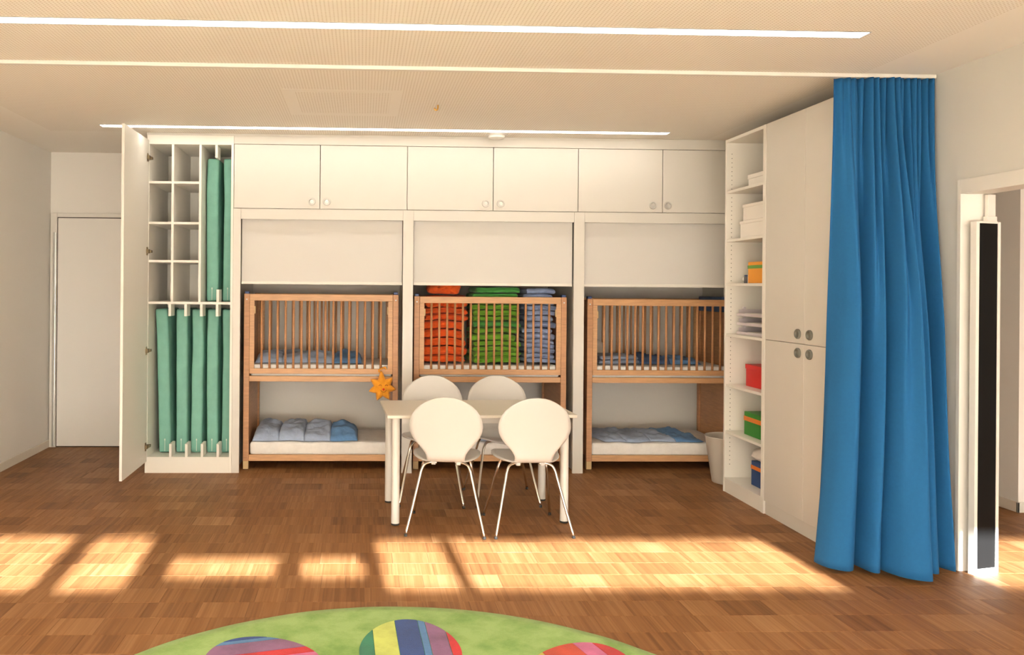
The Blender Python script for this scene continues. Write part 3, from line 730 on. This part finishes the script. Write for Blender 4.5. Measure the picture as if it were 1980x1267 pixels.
ZS = [2.200, 1.845, 1.524, 1.156, 0.790, 0.448]
for z in ZS: SP('shelf', XS+0.006, XR-0.012, SY0+0.038, SY1-0.019, z-0.019, z)
ph = bmesh.new()
for xx in (XS+0.04, XR-0.06):
    z = 0.20
    while z < 2.48:
        if all(not (zs-0.026 < z < zs+0.008) for zs in ZS): lathe([(0.0035, -0.0002), (0.0035, -0.0008)], 6, axis='Y', c=(xx, SY1-0.019, z), bm=ph)
        z += 0.032
tag(wpart('peg_holes', ph, M['knob_dark'], sp), kind='stuff')
def sbox(name, x0, x1, y0, y1, z0, z1, body, band, bz, label, cat='box', lid=None, extra=None, bandm=None):
    t = thing(name, label, cat, ((x0+x1)/2, (y0+y1)/2, z0))
    wpart('body', B(x0, x1, y0, y1, z0, z1, 0.004), M[body], t)
    if band: wpart('band', B(x0-0.002, x1+0.002, y0-0.002, y1+0.002, bz[0], bz[1], 0.001), M[band], t)
    if lid: wpart('lid', B(x0-0.004, x1+0.004, y0-0.004, y1+0.004, z1-lid[1], z1+0.002, 0.003), M[lid[0]], t)
    return t
e = 0.0008
sbox('storage_box', 2.745, 2.99, 5.345, 5.69, 2.200+e, 2.295, 'paper', None, None, 'white box alone on the top shelf', lid=('paper', 0.03))
sbox('paper_stack', 2.715, 2.98, 5.34, 5.745, 1.845+e, 1.968, 'paper', None, None, 'white ream box on the second shelf, lower of two', lid=('paper', 0.02))
sbox('paper_stack', 2.725, 2.97, 5.345, 5.725, 1.972, 2.085, 'paper', None, None, 'white ream box on the second shelf, upper of two', lid=('paper', 0.02))
sbox('storage_box', 2.735, 2.96, 5.36, 5.665, 1.524+e, 1.675, 'orange_box', 'green_band', (1.628, 1.651), 'orange box with a green band on the third shelf')
sbox('card_box', 2.755, 2.84, 5.675, 5.712, 1.524+e, 1.588, 'paper', None, None, 'small white carton beside the orange box')
g = thing('small_gadget', 'little dark gadget with a pale knob on the third shelf', 'gadget', (2.79, 5.765, 1.524))
wpart('body', B(2.762, 2.83, 5.735, 5.785, 1.524+e, 1.575, 0.005), M['grey_small'], g); wpart('cap', B(2.764, 2.826, 5.737, 5.783, 1.575, 1.586, 0.004), M['blue_plastic'], g)
wpart('knob', lathe([(0.018, 0.0), (0.018, 0.03), (0.006, 0.034)], 16, axis='Y', c=(2.785, 5.786, 1.556)), M['paper'], g, auto=40)
for k in range(3):
    z = 1.156+e+k*0.066
    t = thing('letter_tray', 'pale plastic letter tray, %s of three stacked on the fourth shelf' % ('bottom', 'middle', 'top')[k], 'letter tray', (2.86, 5.57, z), group='letter trays')
    b = B(2.72, 3.02, 5.345, 5.80, z, z+0.006, 0.002); B(2.735, 3.02, 5.345, 5.351, z+0.006, z+0.048, 0.001, bm=b); B(2.735, 3.02, 5.794, 5.80, z+0.006, z+0.048, 0.001, bm=b); B(3.014, 3.02, 5.351, 5.794, z+0.006, z+0.048, 0.001, bm=b)
    B(2.72, 2.726, 5.345, 5.80, z+0.006, z+0.02, 0.001, bm=b)
    for yy in (5.36, 5.77): B(2.755, 2.775, yy, yy+0.015, z+0.0475, z+0.066, bm=b)
    wpart('tray', b, M['tray'], t); wpart('paper_sheets', B(2.732, 2.99, 5.36, 5.66+0.02*k, z+0.0062, z+0.022, 0.001), M['paper'], t)
sbox('storage_box', 2.755, 2.98, 5.36, 5.725, 0.790+e, 0.945, 'red_box', None, None, 'plain red box on the fifth shelf', lid=('red_box', 0.03))
t = sbox('storage_box', 2.735, 2.97, 5.36, 5.705, 0.448+e, 0.612, 'green_box', 'orange_band', (0.548, 0.580), 'green box with an orange band on the sixth shelf')
wpart('handle', tube(crom([(2.80, 5.45, 0.611), (2.80, 5.47, 0.63), (2.80, 5.54, 0.632), (2.80, 5.56, 0.611)], 5), 0.008, 8), M['green_box'], t, smooth=True)
t = sbox('storage_box', 2.755, 2.95, 5.38, 5.635, 0.103+e, 0.275, 'blue_box', 'orange_band', (0.218, 0.245), 'blue box with an orange band on the bottom shelf')
cp = bmesh.new(); bmesh.ops.create_icosphere(cp, subdivisions=3, radius=1)
for v in cp.verts:
    n = noise.noise(v.co*2.2); v.co = Vector((v.co.x*0.075, v.co.y*0.09, v.co.z*0.045))*(1+0.25*n)
cp.transform(Matrix.Translation((2.815, 5.565, 0.325)))
o = wobj('cleaning_cloth', cp, M['paper'], (2.815, 5.565, 0.28), smooth=True)
tag(o, 'crumpled white cloth lying on the blue box', 'cloth')

tc = thing('tall_cabinet', 'tall cream cabinet with four doors between shelves and curtain', 'cabinet', (2.91, 4.87, 0))
CY0, CY1, CYS = 4.490, 5.264, 4.794
wpart('body', B(XS+0.021, XR-0.004, CY0, CY1, 0.084, ZT), M['laminate'], tc)
wpart('plinth', B(XS+0.010, XS+0.03, CY0, CY1, 0.0, 0.0835), M['laminate'], tc)
KN = {(0, 1): (4.858, 1.212), (1, 1): (4.728, 1.212), (0, 0): (4.856, 1.096), (1, 0): (4.728, 1.096)}
for j, (a, b) in enumerate(((CYS+0.0012, CY1-0.001), (CY0+0.001, CYS-0.0012))):
    for k, (z0, z1) in enumerate(((0.088, 1.150), (1.154, ZT))):
        d = wpart('door', B(XS, XS+0.0195, a, b, z0, z1, 0.0012, 1), M['laminate'], tc)
        kb = knob(XS, KN[(j, k)][0], KN[(j, k)][1], d, axis='X', mat='knob_dark')

# waste bin between the bunk and the shelf unit
bn = lathe([(0.112, 0.0), (0.115, 0.004), (0.165, 0.345), (0.171, 0.352), (0.168, 0.356), (0.160, 0.350), (0.110, 0.012), (0.002, 0.010)], 36, c=(2.815, 6.13, 0))
tag(wobj('waste_bin', bn, M['bin'], (2.815, 6.13, 0), auto=40), 'pale tapered waste bin beside the right bunk', 'waste bin')

# ------------------------------------------------------------------ blue curtain
BOT = [(2.455, 4.29), (2.425, 4.25), (2.445, 4.16), (2.51, 4.105), (2.560, 4.125), (2.588, 4.20), (2.60, 4.30), (2.612, 4.22), (2.630, 4.10), (2.662, 4.075), (2.690, 4.12), (2.700, 4.23), (2.708, 4.12),
       (2.745, 4.02), (2.80, 3.972), (2.850, 3.955), (2.872, 3.985), (2.868, 4.11), (2.885, 4.16), (2.92, 4.09), (2.955, 4.06), (2.985, 4.09), (3.0, 4.2), (3.03, 4.19), (3.06, 4.12), (3.085, 4.10), (3.10, 4.2)]
bp = crom([(a, b, 0) for a, b in BOT], 12); NU = len(bp)-1; NV = 64
bm = bmesh.new(); grid = []
for j in range(NV+1):
    v = j/NV; z = 2.655 + (0.028-2.655)*v; row = []
    f = 0.15*v + 0.85*(v**1.5)
    q = min(1.0, v/0.55); g = 0.12+0.88*q*q*(3-2*q); pl = max(0.0, 1-v*1.9)
    for i in range(NU+1):
        u = i/NU; b = bp[i]
        base = lerp_table([(0, 4.25), (0.2, 4.19), (0.45, 4.14), (0.62, 4.06), (0.8, 4.11), (1.0, 4.15)], u)
        ph = u*2*math.pi*15.0 + 0.6*math.sin(u*9)
        flat = 0.25 if u < 0.19 else 1.0
        tx = 2.605 + 0.552*(u**0.92) + 0.007*math.cos(ph)*pl*flat
        ty = 0.034*flat*math.sin(ph)*pl
        my = 0.028*flat*math.sin(u*2*math.pi*9.0 + v*2.6 + 0.8)*math.sin(math.pi*min(1, v*1.1))
        fx = 0.04*v+0.96*v*v; x = tx*(1-fx) + b.x*fx
        yy = 4.408*(1-f) + base*f + ty + (b.y-base)*g*(1.15-0.15*v) + my
        yy = min(yy, 4.475)
        row.append(bm.verts.new((x, yy, z)))
    grid.append(row)
for j in range(NV):
    for i in range(NU): bm.faces.new((grid[j][i], grid[j][i+1], grid[j+1][i+1], grid[j+1][i]))
ct = wobj('curtain', bm, M['curtain'], (2.85, 4.25, 0.028), smooth=True)
s = ct.modifiers.new('thickness', 'SOLIDIFY'); s.thickness = 0.002
tag(ct, 'long bright blue curtain gathered at the right from ceiling to floor', 'curtain')

# ------------------------------------------------------------------ black panel in the doorway
bpn = thing('door_panel', 'narrow black panel in a white frame standing in the doorway', 'panel', (3.275, 4.15, 0), math.radians(14))
H2 = 1.845
f = B(-0.087, -0.066, -0.012, 0.022, 0.0, H2, 0.001, 1); B(0.062, 0.080, -0.012, 0.022, 0.0, H2, 0.001, 1, bm=f); B(-0.066, 0.062, -0.012, 0.022, 0.0, 0.030, 0.001, 1, bm=f)
B(-0.066, 0.062, -0.010, 0.022, H2-0.008, H2+0.004, 0.001, 1, bm=f)
obj('frame', f, M['trim'], bpn); obj('infill', B(-0.0658, 0.0618, -0.008, 0.018, 0.0302, H2-0.0082), M['black'], bpn)
obj('bracket', B(-0.005, 0.062, -0.006, 0.018, H2+0.004, H2+0.03, 0.002), M['trim'], bpn); obj('post', B(0.008, 0.058, 0.0, 0.02, H2+0.03, 1.99, 0.001, 1), M['trim'], bpn)

# ------------------------------------------------------------------ round rug
RX, RY, RR = 0.14, 2.352, 1.365
rg = thing('round_rug', 'round green rug with striped egg motifs near the window side', 'rug', (RX, RY, 0))
bm = bmesh.new(); pr = [(0.002, 0.012)] + [(RR*q, 0.0125) for q in (0.2, 0.4, 0.6, 0.8, 0.9, 0.96)] + [(RR-0.006, 0.0115), (RR, 0.006), (RR-0.001, 0.0)]
lathe(pr, 180, bm=bm)
for v in bm.verts:
    r = v.co.xy.length
    if r > 0.9*RR:
        a = math.atan2(v.co.y, v.co.x); k = 1+0.004*noise.noise((math.cos(a)*6, math.sin(a)*6, 0)); v.co.x *= k; v.co.y *= k
obj('pile', bm, M['rug'], rg, auto=50)
def clip_poly(poly, nrm, d, keep):
    out = []
    for i in range(len(poly)):
        p, q = poly[i], poly[(i+1) % len(poly)]; a, b = p.dot(nrm)-d, q.dot(nrm)-d
        if not keep: a, b = -a, -b
        if a >= 0: out.append(p)
        if a*b < 0: out.append(p+(q-p)*(a/(a-b)))
    return out
def egg(cx, cy, ang, rx, ry, sang, stripes, edges):
    poly = []
    for k in range(64):
        a = 2*math.pi*k/64; p = Vector((rx*math.cos(a)*(1-0.12*math.sin(a)), ry*math.sin(a)))
        c, s = math.cos(ang), math.sin(ang); poly.append(Vector((cx+c*p.x-s*p.y, cy+s*p.x+c*p.y)))
    nrm = Vector((math.cos(sang), math.sin(sang))); c0 = Vector((cx, cy)).dot(nrm)
    mot = obj('egg_motif', extr([p for p in poly], 0.0115, 0.0128), M['rug_teal'], rg)
    for col, a, b in zip(stripes, edges, edges[1:]):
        q = clip_poly(clip_poly(poly, nrm, c0+a+0.0012, True), nrm, c0+b-0.0012, False)
        if len(q) > 2: obj('stripe', extr(q, 0.0125, 0.0150), M['rug_'+col], mot)
def extr(poly, z0, z1):
    bm = bmesh.new(); n = len(poly)
    lo = [bm.verts.new((p.x, p.y, z0)) for p in poly]; hi = [bm.verts.new((p.x, p.y, z1)) for p in poly]
    bm.faces.new(hi); bm.faces.new(lo[::-1])
    for k in range(n): bm.faces.new((lo[k], lo[(k+1) % n], hi[(k+1) % n], hi[k]))
    return bm
def egg_w(wx, wy, ang, rx, ry, sang, st_, ed): egg(wx-RX, wy-RY, ang, rx, ry, sang, st_, ed)
egg_w(0.205, 3.285, 0.0, 0.205, 0.275, 0.03, ['teal', 'lime', 'blue', 'sky', 'purple', 'red'], [-0.24, -0.145, -0.045, 0.055, 0.085, 0.165, 0.24])
egg_w(-0.385, 3.15, math.radians(35), 0.225, 0.26, math.radians(105), ['pink', 'red', 'purple', 'sky', 'blue'], [-0.30, 0.045, 0.10, 0.20, 0.228, 0.30])
egg_w(0.86, 3.07, math.radians(-30), 0.205, 0.27, math.radians(16), ['teal', 'yellow', 'vermilion', 'pink', 'red'], [-0.30, -0.13, -0.075, 0.085, 0.165, 0.30])
egg_w(-0.78, 2.36, math.radians(90), 0.21, 0.26, math.radians(70), ['red', 'lime', 'teal', 'sky', 'pink'], [-0.3, -0.13, -0.02, 0.06, 0.12, 0.3])
egg_w(1.07, 2.36, math.radians(-90), 0.21, 0.26, math.radians(120), ['blue', 'purple', 'red', 'lime', 'sky'], [-0.3, -0.12, -0.02, 0.07, 0.14, 0.3])
